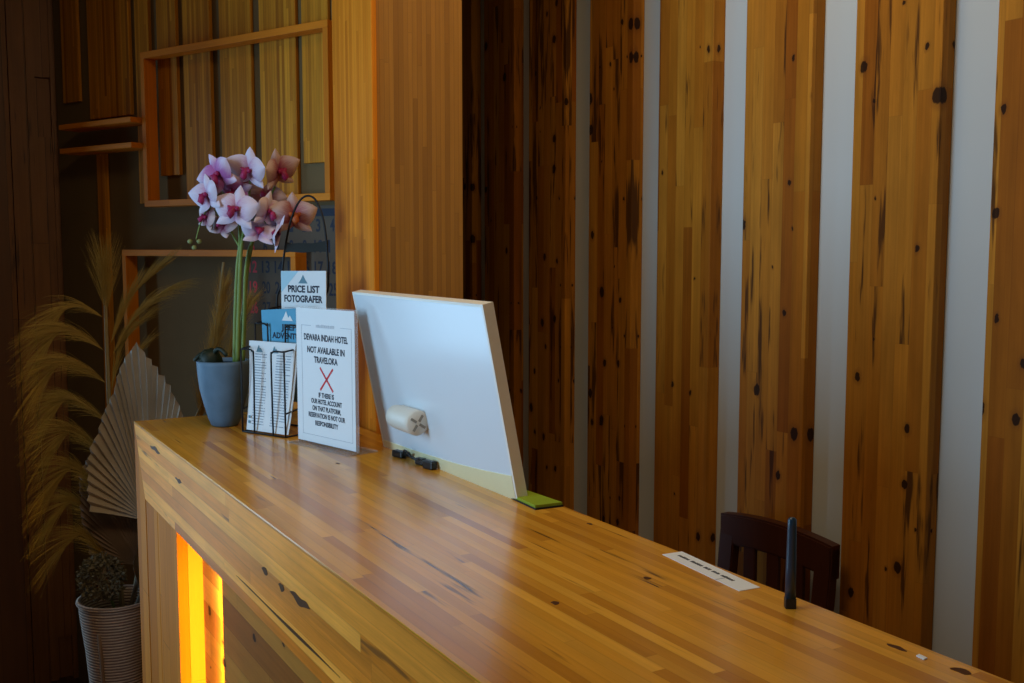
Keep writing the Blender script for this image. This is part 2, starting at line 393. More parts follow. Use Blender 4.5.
bm = bmesh.new(); box(bm, -1.3, 0.02, 2.60, 2.66, FZ, CEIL); struct('wall_light_blocker', bm, M['stub_plank'], 'unseen planked blocker shading the dried plants')  # unseen wall added to keep the left window's light off the pampas

# slanting back wall: local x runs to the right along the wall, local -y faces the room
P0 = Vector((1.04, 3.04, 0)); dL = Vector((-0.411, 0.912, 0)).normalized()
RZ = math.atan2(-dL.y, -dL.x)
nW = Vector((-0.912, -0.411, 0)).normalized()
def WL(s, off=0.0, z=0.0): return P0 + dL*s + nW*off + Vector((0, 0, z))
bm = bmesh.new(); box(bm, -1.28, 0.52, 0.0, 0.05, FZ, CEIL)
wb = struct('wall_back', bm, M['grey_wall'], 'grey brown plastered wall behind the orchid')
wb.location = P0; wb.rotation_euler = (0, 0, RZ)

# boards on the back wall, (s_left, s_right, z_bottom, z_top, label)
boards = [
    (1.215, 1.105, 2.035, CEIL, 'short narrow board ending above the two ledges, leftmost on the back wall'),
    (1.050, 0.800, 1.965, CEIL, 'wide board hanging just above the upper ledge, left of the frame'),
    (0.775, 0.690, 1.660, CEIL, 'dim board running down beside the left upright of the large frame'),
    (0.655, 0.545, 1.750, CEIL, 'board inside the frame ending short of its bottom rail at the left'),
    (0.520, 0.375, 1.648, CEIL, 'board inside the frame above and left of the pink orchid petal'),
    (0.338, 0.182, 1.648, CEIL, 'board behind the top white orchid bloom'),
    (0.152, -0.015, 1.648, CEIL, 'wide board above the wire arch, inside the frame'),
    (-0.033, -0.150, 1.760, CEIL, 'board inside the frame ending short at its right, near the column'),
    (-0.205, -0.285, 1.000, CEIL, 'narrow board squeezed between the frame and the square column'),
]
for sl, sr, z0, z1, lab in boards:
    bm = bmesh.new(); w = sl-sr-0.008
    box(bm, -w/2, w/2, -0.013, 0.0, z0, z1-0.004, bev=0.0015, seg=1)
    o = obj('timber_batten', bm, M['board']); o.location = WL((sl+sr)/2, 0.0015); o.rotation_euler = (0, 0, RZ)
    tag(o, lab, 'board', 'boards on the back wall')
# tall dim upright plank low on the wall, left of the frame
bm = bmesh.new(); box(bm, -0.022, 0.022, -0.02, 0, FZ+0.02, 1.845, bev=0.0015, seg=1)
o = obj('timber_batten', bm, M['board']); o.location = WL(0.985, 0.0015); o.rotation_euler = (0, 0, RZ)
tag(o, 'tall dim board below the two ledges, behind the tip of the pampas stalk', 'board', 'boards on the back wall')

def shadow_frame(name, label, s0, s1, z0, z1, depth=0.07, t=0.021, open_bottom=False):
    sm = (s0+s1)/2; r = thing(name, label, 'wall frame', WL(sm, 0.026), RZ)
    w = abs(s0-s1)
    for a, b_, nm in ((-w/2, -w/2+t, 'upright'), (w/2-t, w/2, 'upright')):
        bm = bmesh.new(); box(bm, a, b_, -depth+0.024, 0.0, z0+(0 if open_bottom else t), z1-t, bev=0.001, seg=1); obj(nm, bm, M['frame_up'], r)
    bm = bmesh.new(); box(bm, -w/2, w/2, -depth+0.024, 0.0, z1-t, z1, bev=0.001, seg=1); obj('top_rail', bm, M['frame'], r)
    bm = bmesh.new(); box(bm, -w/2, w/2, -depth+0.024, 0.0, z0, z0+t, bev=0.001, seg=1); obj('bottom_rail', bm, M['frame'], r)
    return r
shadow_frame('shadow_box', 'large empty wooden wall frame above the orchid', 0.664, -0.203, 1.645, 2.150)
shadow_frame('shadow_box', 'lower wooden wall frame behind the orchid stems', 0.800, -0.055, 0.86, 1.503)
for z, lab in ((1.94, 'upper of two short wooden ledges at the left of the large frame'), (1.857, 'lower of two short wooden ledges at the left of the large frame')):
    bm = bmesh.new(); box(bm, -0.21, 0.21, -0.085, 0.0, z-0.018, z, bev=0.0015, seg=1)
    o = obj('wall_ledge', bm, M['frame']); o.location = WL(0.882, 0.024); o.rotation_euler = (0, 0, RZ)
    tag(o, lab, 'ledge', 'ledges left of the frame')

# knotty panels on the right wall
prs = [(3.66, 3.407), (3.312, 3.101), (3.003, 2.777), (2.647, 2.428), (2.309, 2.0865), (1.9655, 1.746), (1.6197, 1.397), (1.2746, 1.052), (0.934, 0.71)]
labs = ['knotty wood panel right beside the square column, darkest of the row',
        'knotty wood panel second from the square column, dark and narrow looking',
        'knotty wood panel third from the square column',
        'knotty wood panel fourth from the square column',
        'knotty wood panel fifth from the square column, its foot just above the printed counter label',
        'knotty wood panel directly behind the black antenna and chair back',
        'wide knotty wood panel right of the chair, between the two widest white gaps',
        'knotty wood panel cut off by the right edge of the photo',
        'x']
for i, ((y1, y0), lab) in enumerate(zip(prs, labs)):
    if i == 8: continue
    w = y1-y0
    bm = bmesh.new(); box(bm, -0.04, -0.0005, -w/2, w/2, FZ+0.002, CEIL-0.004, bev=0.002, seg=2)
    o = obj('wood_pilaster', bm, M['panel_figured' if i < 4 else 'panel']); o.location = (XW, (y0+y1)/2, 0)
    tag(o, lab, 'wall panel', 'knotty wood panels along the white wall')

# column
r = thing('timber_column', 'square glued wood column standing behind the counter end', 'column', (1.0575, 2.357, 0))
bm = bmesh.new(); box(bm, -0.104, 0.117, -0.122, 0.122, FZ, CEIL-0.003); obj('core', bm, M['column_front'], r)
bm = bmesh.new(); box(bm, -0.117, -0.104, -0.125, 0.125, FZ, CEIL-0.003, bev=0.002); obj('side_cladding', bm, M['column'], r)
o = None

# ------------------------------------------------------------------ counter
X0, X1, YF, YN, T = 0.4875, 0.931, 2.665, -0.45, 1.08
r = thing('reception_counter', 'long wooden reception counter with glossy stave top and yellow lit niche', 'counter', (0, 0, 0))
bm = bmesh.new(); box(bm, X0-0.0125, X1, YN, YF, T-0.0028, T, bev=0.0006, seg=1); box(bm, X0+0.021, X1, YN, YF-0.021, T-0.032, T-0.0029); obj('countertop', bm, M['counter_top'], r)
bm = bmesh.new()
prism(bm, [(YF, T-0.003), (YN, T-0.003), (YN, 0.906), (YF-0.11, 0.906)], 'X', X0-0.012, X0+0.02); obj('front_band', bm, M['band'], r)
bm = bmesh.new()
prism(bm, [(YF, T-0.003), (YF-0.1095, 0.906), (YF-0.1095, FZ), (YF, FZ)], 'X', X0-0.012, X0+0.02); obj('end_upright', bm, M['leg_board'], r)
bm = bmesh.new(); box(bm, X0-0.0105, X0+0.012, 2.427, 2.553, FZ, 0.906, bev=0.0015); obj('front_board', bm, M['leg_board'], r)
bm = bmesh.new(); box(bm, X0-0.0105, X0+0.012, 2.232, 2.423, FZ, 0.906, bev=0.0015); obj('front_board', bm, M['leg_board'], r)
bm = bmesh.new(); box(bm, X0+0.012, X0+0.10, 2.232, 2.245, FZ, 0.905); obj('niche_side', bm, M['niche_side'], r)
bm = bmesh.new(); box(bm, X0+0.043, X0+0.06, YN, 2.2315, FZ, 0.905); obj('niche_back', bm, M['niche_back'], r)
bm = bmesh.new(); box(bm, X0+0.02, X1, 2.645, YF, FZ, T-0.032); obj('end_panel', bm, M['end_board'], r)
bm = bmesh.new(); box(bm, X0+0.02, X1-0.031, YN, 2.2455, 0.9055, 0.925); obj('niche_top', bm, M['niche_back'], r)
bm = bmesh.new(); box(bm, X1-0.03, X1-0.004, YN, 2.645, FZ+0.02, T-0.032); obj('rear_panel', bm, M['niche_back'], r)
bm = bmesh.new(); box(bm, X0+0.021, X1-0.031, 2.246, 2.644, FZ, T-0.033); obj('end_core', bm, M['end_board'], r)  # filler box added so niche light cannot leak through the counter end
# dark plugged knots and nail holes in the top
for (x, y, a, b_) in ((0.663, 1.025, 0.0045, 0.007), (0.818, 1.044, 0.004, 0.007), (0.905, 1.30, 0.003, 0.006), (0.73, 1.93, 0.003, 0.007), (0.865, 1.905, 0.003, 0.007), (0.905, 0.72, 0.004, 0.011), (0.91, 0.645, 0.006, 0.012)):
    bm = bmesh.new()
    pts = [(x+a*math.cos(t)*(1+.25*math.sin(3*t+x*50)), y+b_*math.sin(t)*(1+.2*math.cos(2*t+y*30))) for t in [2*PI*k/16 for k in range(16)]]
    prism(bm, pts, 'Z', T-0.001, T+0.0004); obj('knot', bm, M['knot'], r, label='dark knot in the counter top')
# dark gouges in the front band
for (y, z, a, b_, sl) in ((2.42, 1.05, 0.055, 0.005, 0.0), (2.19, 1.024, 0.030, 0.004, 0.0), (1.59, 0.995, 0.016, 0.006, 0.1), (1.505, 0.993, 0.014, 0.006, 0.1), (1.42, 0.998, 0.045, 0.0065, 0.0), (1.51, 0.940, 0.25, 0.0022, 0.0)):
    bm = bmesh.new()
    pts = [(y+a*math.cos(t), z+b_*math.sin(t)*abs(math.sin(t))**0.8*(1+.35*math.sin(3*t+y*9)+.2*math.cos(5*t+z*70))+sl*a*math.cos(t)*0.4) for t in [2*PI*k/28 for k in range(28)]]
    prism(bm, pts, 'X', X0-0.0126, X0-0.008); obj('knot', bm, M['knot'], r, label='dark gouge in the front band')

# ------------------------------------------------------------------ leaning white screen
r = thing('display_screen', 'white leaning screen panel at the back edge of the counter', 'screen', (0.884, 1.481, T))
LEAN = Matrix.Rotation(-math.atan2(0.068, 0.338), 4, 'Y')
LN, HT, TH = 0.572, 0.344, 0.0185
bm = bmesh.new(); box(bm, -0.0015, TH-0.002, 0.006, LN-0.006, 0.0, HT-0.005, mtx=LEAN); obj('face', bm, M['white_face'], r)
bm = bmesh.new()
for (y0, y1, z0, z1) in ((0, 0.006, 0, HT), (LN-0.006, LN, 0, HT), (0.006, LN-0.006, HT-0.005, HT)):
    box(bm, -0.002, TH, y0, y1, z0, z1, mtx=LEAN)
obj('edge_frame', bm, M['cream_edge'], r, label='cream edge')
bm = bmesh.new(); prism(bm, [(0.006, 0.0), (LN-0.006, 0.0), (LN-0.006, 0.016), (0.40, 0.020), (0.22, 0.027), (0.10, 0.036), (0.006, 0.045)], 'X', -0.0028, -0.0016)  # warm glow along the screen foot, drawn as a yellow wedge
bmesh.ops.transform(bm, matrix=LEAN, verts=bm.verts[:]); obj('painted_glow', bm, M['warm_glow_paint'], r, label='painted warm glow strip')
# hinge cylinder low on its left half
hy = 0.360
bm = bmesh.new()
cz = 0.097
pts = [(-0.021-0.0, hy+0.07-0.0-t, cz) for t in (0.0, 0.004, 0.012, 0.04, 0.10, 0.112, 0.115)]
tube(bm, pts, [0.008, 0.018, 0.023, 0.0245, 0.0245, 0.0245, 0.022], 28)
bmesh.ops.transform(bm, matrix=LEAN, verts=bm.verts[:])
hinge = obj('hinge_barrel', bm, M['ivory'], r, smooth=True, label='ivory barrel on the screen')
bm = bmesh.new()
for k in range(4):
    an = PI/4+k*PI/2
    box(bm, -0.0025, 0.0025, hy-0.0462, hy-0.0448, 0.004, 0.018, mtx=LEAN @ Matrix.Translation((-0.021, 0, cz)) @ Matrix.Rotation(an, 4, 'Y'))
obj('slots', bm, M['ivory_shadow'], hinge)
bm = bmesh.new(); box(bm, -0.010, 0.0, hy-0.035, hy+0.06, cz-0.018, cz+0.018, mtx=LEAN, bev=0.003); obj('mounting_plate', bm, M['ivory'], r)

# small black plugs at the foot of the screen
def plug(x, y, w, d, h, lab, prong):
    r = thing('plug', lab, 'plug', (x, y, T), math.radians(12), 'black plugs in front of the screen')
    bm = bmesh.new(); box(bm, -w/2, w/2, -d/2, d/2, 0.0, h, bev=0.003); obj('body', bm, M['black'], r)
    bm = bmesh.new(); tube(bm, smooth_path([(0, prong*d/2*0.9, h*0.5), (0.002, prong*(d/2+0.012), h*0.6), (-0.002, prong*(d/2+0.02), h*0.9)]), 0.003, 8); obj('collar', bm, M['black'], r, smooth=True)
plug(0.862, 1.925, 0.016, 0.034, 0.014, 'flat black plug under the barrel of the white screen', -1)
plug(0.866, 1.79, 0.015, 0.03, 0.017, 'black plug at the screen foot, nearer one of the knobbly pair', 1)
plug(0.868, 1.835, 0.014, 0.024, 0.014, 'black plug at the screen foot, farther one of the knobbly pair', 1)
bm = bmesh.new(); tube(bm, smooth_path([(0.862, 1.905, T+0.008), (0.858, 1.893, T+0.020), (0.857, 1.878, T+0.021), (0.858, 1.868, T+0.013), (0.862, 1.858, T+0.010), (0.866, 1.850, T+0.008)]), 0.0013, 6)
o = obj('cable', bm, M['black'], smooth=True); tag(o, 'thin black cable loop between the plugs at the screen foot', 'cable')

# green pad at the near end of the screen
r = thing('pad', 'lime green flat pad under the near corner of the white screen', 'pad', (0.908, 1.44, T), math.radians(4))
bm = bmesh.new(); prism(bm, [(-0.033, -0.022), (0.019, -0.030), (0.02, 0.085), (-0.02, 0.085)], 'Z', 0.0, 0.003); obj('underside', bm, M['dark_felt'], r)
bm = bmesh.new(); prism(bm, [(-0.032, -0.020), (0.018, -0.028), (0.019, 0.084), (-0.019, 0.084)], 'Z', 0.003, 0.0075); obj('top_sheet', bm, M['green_felt'], r)

# antenna
r = thing('antenna', 'slim black upright antenna on the back edge of the counter', 'antenna', (0.8965, 0.868, T), math.radians(-32))
bm = bmesh.new()
tube(bm, [(0.0, 0, 0.012), (0, 0, 0.05), (0, 0, 0.100), (0, 0, 0.108), (0, 0, 0.1105)], [0.0068, 0.0062, 0.0055, 0.0052, 0.003], 16)
for v in bm.verts: v.co.y *= 0.75
obj('blade', bm, M['antenna'], r, smooth=True)
bm = bmesh.new(); box(bm, -0.0066, 0.0066, -0.0050, 0.0050, 0.0, 0.013, bev=0.0012); obj('foot', bm, M['black'], r)

# adhesive label strip with one line of small print
r = thing('label_strip', 'white adhesive label with one printed line near the back edge of the counter', 'label', (0.9095, 1.028, T), math.radians(-90-5))
bm = bmesh.new(); box(bm, -0.086, 0.086, -0.0165, 0.0165, 0.0, 0.0006); obj('sheet', bm, M['paper'], r)
bm = bmesh.new(); x = -0.072
rr = random.Random(4)
for wlen in (8, 8, 4, 5, 8):
    for k in range(wlen):
        hgt = rr.uniform(0.0042, 0.0058); ww = rr.uniform(0.0020, 0.0028)
        box(bm, x, x+ww, -0.001, -0.001+hgt, 0.0006, 0.0008); x += ww+0.0009
    x += 0.0042
obj('lettering', bm, M['ink'], r)
bm = bmesh.new(); box(bm, 0.036, 0.0375, -0.0165, 0.004, 0.0006, 0.0008); obj('crease', bm, M['grey_ink'], r)
# white crumb of paper
bm = bmesh.new(); prism(bm, [(-0.004, -0.006), (0.003, -0.005), (0.004, 0.006), (-0.002, 0.005)], 'Z', 0.0, 0.0012)
o = obj('paper_scrap', bm, M['paper']); o.location = (0.904, 0.688, T+0.0004); tag(o, 'tiny white paper scrap on the near end of the counter', 'paper scrap')

# ------------------------------------------------------------------ sign
a = math.atan2(-0.215, 0.057)
r = thing('table_sign', 'white acrylic stand sign with a red cross, in front of the column', 'sign', (0.74, 2.203, T), a)
W_, H_ = 0.222, 0.299
bm = bmesh.new(); box(bm, 0, W_, 0.0, 0.0045, 0.004, H_+0.003, bev=0.0008, seg=1); obj('acrylic_sheet', bm, M['acrylic'], r)
bm = bmesh.new(); box(bm, -0.002, W_+0.004, -0.028, 0.05, 0.0, 0.0035, bev=0.0008, seg=1); obj('foot', bm, M['acrylic'], r)
bm = bmesh.new(); box(bm, 0.004, W_-0.006, -0.0008, -0.0002, 0.006, H_); pap = obj('paper', bm, M['paper'], r)
yf = -0.0011
cx = W_/2+0.002
for s, z, h, w in (('DEWARA INDAH HOTEL', 0.236, 0.019, 0.160), ('NOT AVAILABLE IN', 0.209, 0.019, 0.136), ('TRAVELOKA', 0.188, 0.019, 0.086),
                   ('IF THERE IS', 0.112, 0.0145, 0.056), ('OUR HOTEL ACCOUNT', 0.0975, 0.0145, 0.112), ('ON THAT PLATFORM,', 0.082, 0.0145, 0.104),
                   ('RESERVATION IS NOT OUR', 0.0665, 0.0145, 0.134), ('RESPONSIBILITY', 0.0495, 0.0145, 0.084)):
    text('lettering', s, h, upright(cx, yf, z), M['ink'], pap, bold=0.03, width=w)
bm = bmesh.new(); rr = random.Random(3); x = cx-0.034
while x < cx+0.034:
    box(bm, x, x+0.0022, yf-0.0001, yf+0.0001, 0.2585, 0.2585+rr.uniform(0.005, 0.0072)); x += rr.uniform(0.0036, 0.005)
obj('heading', bm, M['faint_ink'], pap)
bm = bmesh.new()
for sx in (-1, 1):
    box(bm, -0.0024, 0.0024, yf-0.0001, yf+0.0001, -0.034, 0.034, mtx=Matrix.Translation((cx+0.002, 0, 0.148)) @ Matrix.Rotation(sx*math.radians(44), 4, 'Y'))
obj('cross', bm, M['red_ink'], pap)
bm = bmesh.new()
bx0, bx1, bz0, bz1, t = 0.024, 0.206, 0.022, 0.262, 0.0006
box(bm, bx0, bx0+t, yf, yf+0.0002, bz0, bz1); box(bm, bx1-t, bx1, yf, yf+0.0002, bz0, bz1); box(bm, bx0, bx1, yf, yf+0.0002, bz0, bz0+t)
box(bm, bx0, 0.06, yf, yf+0.0002, bz1-t, bz1); box(bm, 0.168, bx1, yf, yf+0.0002, bz1-t, bz1)
obj('border_line', bm, M['grey_ink'], pap)

# ------------------------------------------------------------------ wire brochure rack
RA = math.radians(-64.5)
RK = Vector((0.666, 2.377, T))
r = thing('brochure_rack', 'black wire brochure rack with a tall arched handle beside the flower pot', 'rack', RK, RA)
wr = 0.0021
bm = bmesh.new()
RW, RD = 0.142, 0.125
tube(bm, [(0, 0, wr), (RW, 0, wr), (RW, RD, wr), (0, RD, wr), (0, 0, wr)], wr, 8); obj('base_wire', bm, M['wire'], r, smooth=True)
def pocket(y, top, z0, name='pocket_wire', dep=0.042):
    for s in (0, 1):
        f = lambda x: x if s == 0 else RW-x
        bm = bmesh.new()
        tube(bm, smooth_path([(f(0), y+dep, top+0.004), (f(0.0), y+0.02, top+0.002), (f(0.004), y, top), (f(0.028), y, top), (f(0.038), y, top-0.004), (f(0.042), y, top-0.016), (f(0.041), y, z0+0.06), (f(0.040), y, z0+wr)], 5), wr, 8)
        obj(name, bm, M['wire'], r, smooth=True)
        bm = bmesh.new(); tube(bm, [(f(0), y, top), (f(0), y, z0+wr)], wr, 8); obj(name, bm, M['wire'], r, smooth=True)
pocket(0.0, 0.196, 0.0)
pocket(0.045, 0.253, 0.0)
pocket(0.085, 0.284, 0.0)
for s in (0, 1):
    bm = bmesh.new(); x = 0 if s == 0 else RW
    tube(bm, [(x, 0, 0.055), (x, RD, 0.075)], wr, 8); obj('side_wire', bm, M['wire'], r, smooth=True)
bm = bmesh.new()
arch = [(-0.001, 0.0), (-0.001, 0.15), (-0.001, 0.30), (0.014, 0.34), (0.028, 0.42), (0.052, 0.495), (0.080, 0.537), (0.108, 0.550), (0.136, 0.537), (0.158, 0.49), (0.168, 0.42), (0.169, 0.34), (0.155, 0.30), (0.146, 0.15), (0.142, 0.0)]
tube(bm, smooth_path([(x, 0.116, max(z, wr)) for x, z in arch], 5), 0.0025, 8); obj('arch_handle', bm, M['wire'], r, smooth=True)
bm = bmesh.new()
prism(bm, [(0.026, 0.418), (0.045, 0.420), (0.09, 0.418), (0.14, 0.421), (0.168, 0.420), (0.169, 0.447), (0.150, 0.443), (0.12, 0.440), (0.075, 0.441), (0.05, 0.439), (0.033, 0.443)], 'Y', 0.115, 0.119); obj('crossbar', bm, M['dark_felt'], r)

def curved_sheet(bm, x0, x1, prof, th=0.0006, flare=0.0):
    """sheet following prof = [(y, z)] from bottom to top"""
    A, Bk = [], []
    for i, (y, z) in enumerate(prof):
        f = flare*(i/(len(prof)-1))
        A.append([bm.verts.new((x, y, z)) for x in (x0-f*0.6, x1+f)])
        Bk.append([bm.verts.new((x, y+th, z)) for x in (x0-f*0.6, x1+f)])
    for i in range(len(prof)-1):
        bm.faces.new((A[i][0], A[i][1], A[i+1][1], A[i+1][0]))
        bm.faces.new((Bk[i][1], Bk[i][0], Bk[i+1][0], Bk[i+1][1]))
        for k in (0, 1):
            bm.faces.new((A[i][k], A[i+1][k], Bk[i+1][k], Bk[i][k]))
    bm.faces.new((A[0][0], A[0][1], Bk[0][1], Bk[0][0])); bm.faces.new((A[-1][0], A[-1][1], Bk[-1][1], Bk[-1][0]))
    bmesh.ops.recalc_face_normals(bm, faces=bm.faces[:])

def prof_leaf(dy):
    return [(0.006+dy, 0.006), (0.012+dy, 0.04), (0.019+dy, 0.09), (0.024+dy, 0.14), (0.027+dy, 0.18), (0.029+dy, 0.213)]
def on_prof(pr, z):
    for (ya, za), (yb, zb) in zip(pr, pr[1:]):
        if za <= z <= zb: return ya+(yb-ya)*(z-za)/(zb-za)
    return pr[-1][0]
# three leaflets one behind the other; only the front one shows its print
for k, (dy, lab) in enumerate(((0.0, 'white price leaflet with two printed columns, foremost in the wire rack'),
                               (0.004, 'white leaflet directly behind the foremost one in the wire rack'))):
    r2 = thing('leaflet', lab, 'leaflet', RK, RA, 'white leaflets in the front pocket')
    pr = prof_leaf(dy)
    bm = bmesh.new(); curved_sheet(bm, 0.006+0.003*k, 0.134+0.006*k, pr, flare=0.016)
    sh = obj('sheet', bm, M['paper'], r2)
    if k == 0:
        bm = bmesh.new(); rr = random.Random(11)
        z = 0.182
        while z > 0.016:
            y = on_prof(pr, z)-0.0009
            for (c0, c1) in ((0.022, 0.062), (0.080, 0.128)):
                fl = 0.012*(z/0.213)
                x = c0+(fl if c0 > 0.07 else -fl*0.4)
                w1 = rr.uniform(0.018, 0.034)
                box(bm, x, x+w1, y, y+0.0002, z, z+0.0016)
                if rr.random() < 0.8: box(bm, x+w1+0.003, x+(c1-c0)*rr.uniform(0.93, 1.0), y, y+0.0002, z, z+0.0016)
            z -= 0.0062
        obj('printing', bm, M['grey_ink'], sh)
        for cx_ in (0.030, 0.082):
            bm = bmesh.new()
            y = on_prof(pr, 0.192)-0.0009
            prism(bm, [(cx_-0.008, 0.188), (cx_+0.008, 0.188), (cx_, 0.204)], 'Y', y, y+0.0002)
            prism(bm, [(cx_-0.004, 0.188), (cx_+0.014, 0.188), (cx_+0.006, 0.198)], 'Y', y-0.0001, y+0.0001)
            obj('logo', bm, M['teal'], sh)
        bm = bmesh.new(); y = on_prof(pr, 0.03)-0.001
        for (x, z) in ((0.012, 0.034), (0.011, 0.022)):
            box(bm, x, x+0.007, y-0.002, y-0.0018, z, z+0.006)
        obj('marks', bm, M['teal'], sh)

# blue brochure in the middle pocket
r2 = thing('brochure', 'blue tour brochure with white peak logo in the middle of the wire rack', 'brochure', RK, RA)
bm = bmesh.new(); prism(bm, [(0.022, 0.075), (0.150, 0.075), (0.150, 0.293), (0.014, 0.284)], 'Y', 0.052, 0.054); sh = obj('sheet', bm, M['blue_card'], r2)
yb = 0.0515
bm = bmesh.new(); prism(bm, [(0.083, 0.262), (0.118, 0.262), (0.109, 0.274), (0.104, 0.268), (0.097, 0.284), (0.090, 0.272)], 'Y', yb-0.0003, yb+0.0004); obj('logo', bm, M['paper'], sh)
text('lettering', 'JEEP', 0.019, upright(0.105, yb, 0.246), M['ink'], sh, bold=0.03, width=0.05)
text('lettering', 'ADVENTURE', 0.019, upright(0.105, yb, 0.226), M['ink'], sh, bold=0.03, width=0.11)
bm = bmesh.new(); prism(bm, [(0.045, 0.075), (0.135, 0.075), (0.135, 0.213), (0.045, 0.213)], 'Y', yb, yb+0.0004); obj('photo_print', bm, M['teal'], sh)

# price list card in the rear pocket
r2 = thing('price_card', 'white price list card with light blue corner at the top of the wire rack', 'card', RK, RA)
bm = bmesh.new(); prism(bm, [(0.036, 0.12), (0.180, 0.12), (0.184, 0.377), (0.038, 0.375)], 'Y', 0.094, 0.0955); sh = obj('sheet', bm, M['paper'], r2)
yb = 0.0936
bm = bmesh.new(); prism(bm, [(0.0387, 0.325), (0.0387, 0.3745), (0.096, 0.3755)], 'Y', yb, yb+0.0003); obj('corner_print', bm, M['light_blue'], sh)
bm = bmesh.new(); prism(bm, [(0.095, 0.347), (0.125, 0.347), (0.117, 0.357), (0.111, 0.367), (0.103, 0.355)], 'Y', yb-0.0002, yb+0.0002); obj('logo', bm, M['teal'], sh)
text('lettering', 'PRICE LIST', 0.022, upright(0.112, yb, 0.333), M['ink'], sh, bold=0.035, width=0.102)
text('lettering', 'FOTOGRAFER', 0.022, upright(0.110, yb, 0.310), M['ink'], sh, bold=0.035, width=0.124)
bm = bmesh.new(); box(bm, 0.048, 0.170, yb, yb+0.0002, 0.289, 0.2898)
for z, l in ((0.277, 0.07), (0.270, 0.1), (0.263, 0.09), (0.256, 0.1), (0.249, 0.08)): box(bm, 0.050, 0.050+l, yb, yb+0.0002, z, z+0.002)
obj('printing', bm, M['grey_ink'], sh)

# ------------------------------------------------------------------ calendar on the back wall
r = thing('wall_calendar', 'dim wall calendar with large numerals between the orchid and the column', 'calendar', WL(0.0, 0.004), RZ)
def cs(s): return -s            # local x from wall coordinate
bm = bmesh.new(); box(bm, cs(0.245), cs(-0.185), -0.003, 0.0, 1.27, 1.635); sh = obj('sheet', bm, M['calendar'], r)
bm = bmesh.new(); box(bm, cs(0.245), cs(-0.185), -0.0042, -0.0028, 1.603, 1.625); obj('header_bar', bm, M['ink'], sh)
day = 1; rowz = [1.574, 1.512, 1.448, 1.384, 1.320]
colx = [0.206+(-0.145-0.206)*i/6 for i in range(7)]
for ri, z in enumerate(rowz):
    for ci in range(7):
        if ri == 0 and ci < 3: continue
        if day > 31: break
        text('numeral', str(day), 0.052, upright(cs(colx[ci]), -0.0034, z), M['red_ink'] if ci == 0 else M['ink'], sh, bold=0.02, width=0.036 if day > 9 else 0.018)
        day += 1

# ------------------------------------------------------------------ potted orchid
R_ = Vector((0.862, -0.507, 0)); F_ = Vector((0.507, 0.862, 0)); U_ = Vector((0, 0, 1))
PX = 0.00243
PB = Vector((0.655, 2.490, T))
def op(px, py, d=0.0):            # spot round the pot: across, up and deeper, in metres
    return R_*((px-222)*PX) + U_*((423-py)*PX) + F_*d
r = thing('potted_orchid', 'pink and white orchid in a blue grey pot at the far counter end', 'potted plant', PB)
bm = bmesh.new()
lathe(bm, [(0, 0), (0.027, 0), (0.033, 0.004), (0.040, 0.022), (0.049, 0.055), (0.0575, 0.09), (0.0615, 0.125), (0.063, 0.15), (0.063, 0.158), (0.060, 0.160), (0.0585, 0.158), (0.0575, 0.15)], 48)
obj('pot', bm, M['pot'], r, smooth=True)
bm = bmesh.new(); lathe(bm, [(0.0582, 0.146), (0.04, 0.150), (0, 0.151)], 32); obj('soil', bm, M['soil'], r, smooth=True)
bm = bmesh.new(); bmesh.ops.create_icosphere(bm, subdivisions=3, radius=1.0)
for v in bm.verts:
    n_ = 1+0.06*math.sin(9*v.co.x)*math.cos(7*v.co.z); v.co = Vector((v.co.x*0.029*n_, v.co.y*0.024*n_, max(v.co.z, -0.4)*0.032*n_))
bmesh.ops.translate(bm, vec=op(211, 358, -0.018), verts=bm.verts[:]); obj('moss_clump', bm, M['dark_leaf'], r, smooth=True)
bm = bmesh.new()
for tip in ((197, 354), (230, 349), (203, 352)):
    tube(bm, smooth_path([op(212, 354, -0.02), op((212+tip[0])/2, min(354, tip[1])-4, -0.03), op(tip[0], tip[1]+3, -0.035)]), [0.006]*6+[0.005]*6+[0.001], 6)
obj('leaf', bm, M['dark_leaf'], r, smooth=True)
stems = [[(233, 360, 0), (235, 310, 0), (238, 265, 0), (241, 240, 0), (238, 215, 0.01), (224, 190, 0.01), (220, 180, 0)],
         [(237, 360, -.012), (240, 300, -.012), (243, 250, -.01), (246, 225, 0), (250, 195, 0.01), (253, 172, 0.0)],
         [(240, 360, 0.01), (243, 310, 0.01), (245, 270, 0.01), (252, 240, 0.01), (270, 222, 0.01), (294, 217, 0)],
         [(235, 360, 0.018), (238, 330, 0.02), (243, 290, 0.02), (247, 262, 0.02), (256, 222, 0.03), (274, 186, 0.03)],
         [(241, 246, 0), (226, 220, 0.0), (212, 208, 0), (203, 222, 0), (198, 238, 0)]]
for i, st in enumerate(stems):
    bm = bmesh.new(); p = smooth_path([op(*q) for q in st], 6)
    tube(bm, p, [(0.0055 if i < 4 else 0.003)*(1-0.55*k/(len(p)-1)) for k in range(len(p))], 8); obj('stem', bm, M['stem'], r, smooth=True)
for q in ((192, 240), (196, 246), (201, 240)):
    bm = bmesh.new(); bmesh.ops.create_icosphere(bm, subdivisions=2, radius=0.006); bmesh.ops.translate(bm, vec=op(*q), verts=bm.verts[:]); obj('bud', bm, M['bud'], r, smooth=True)

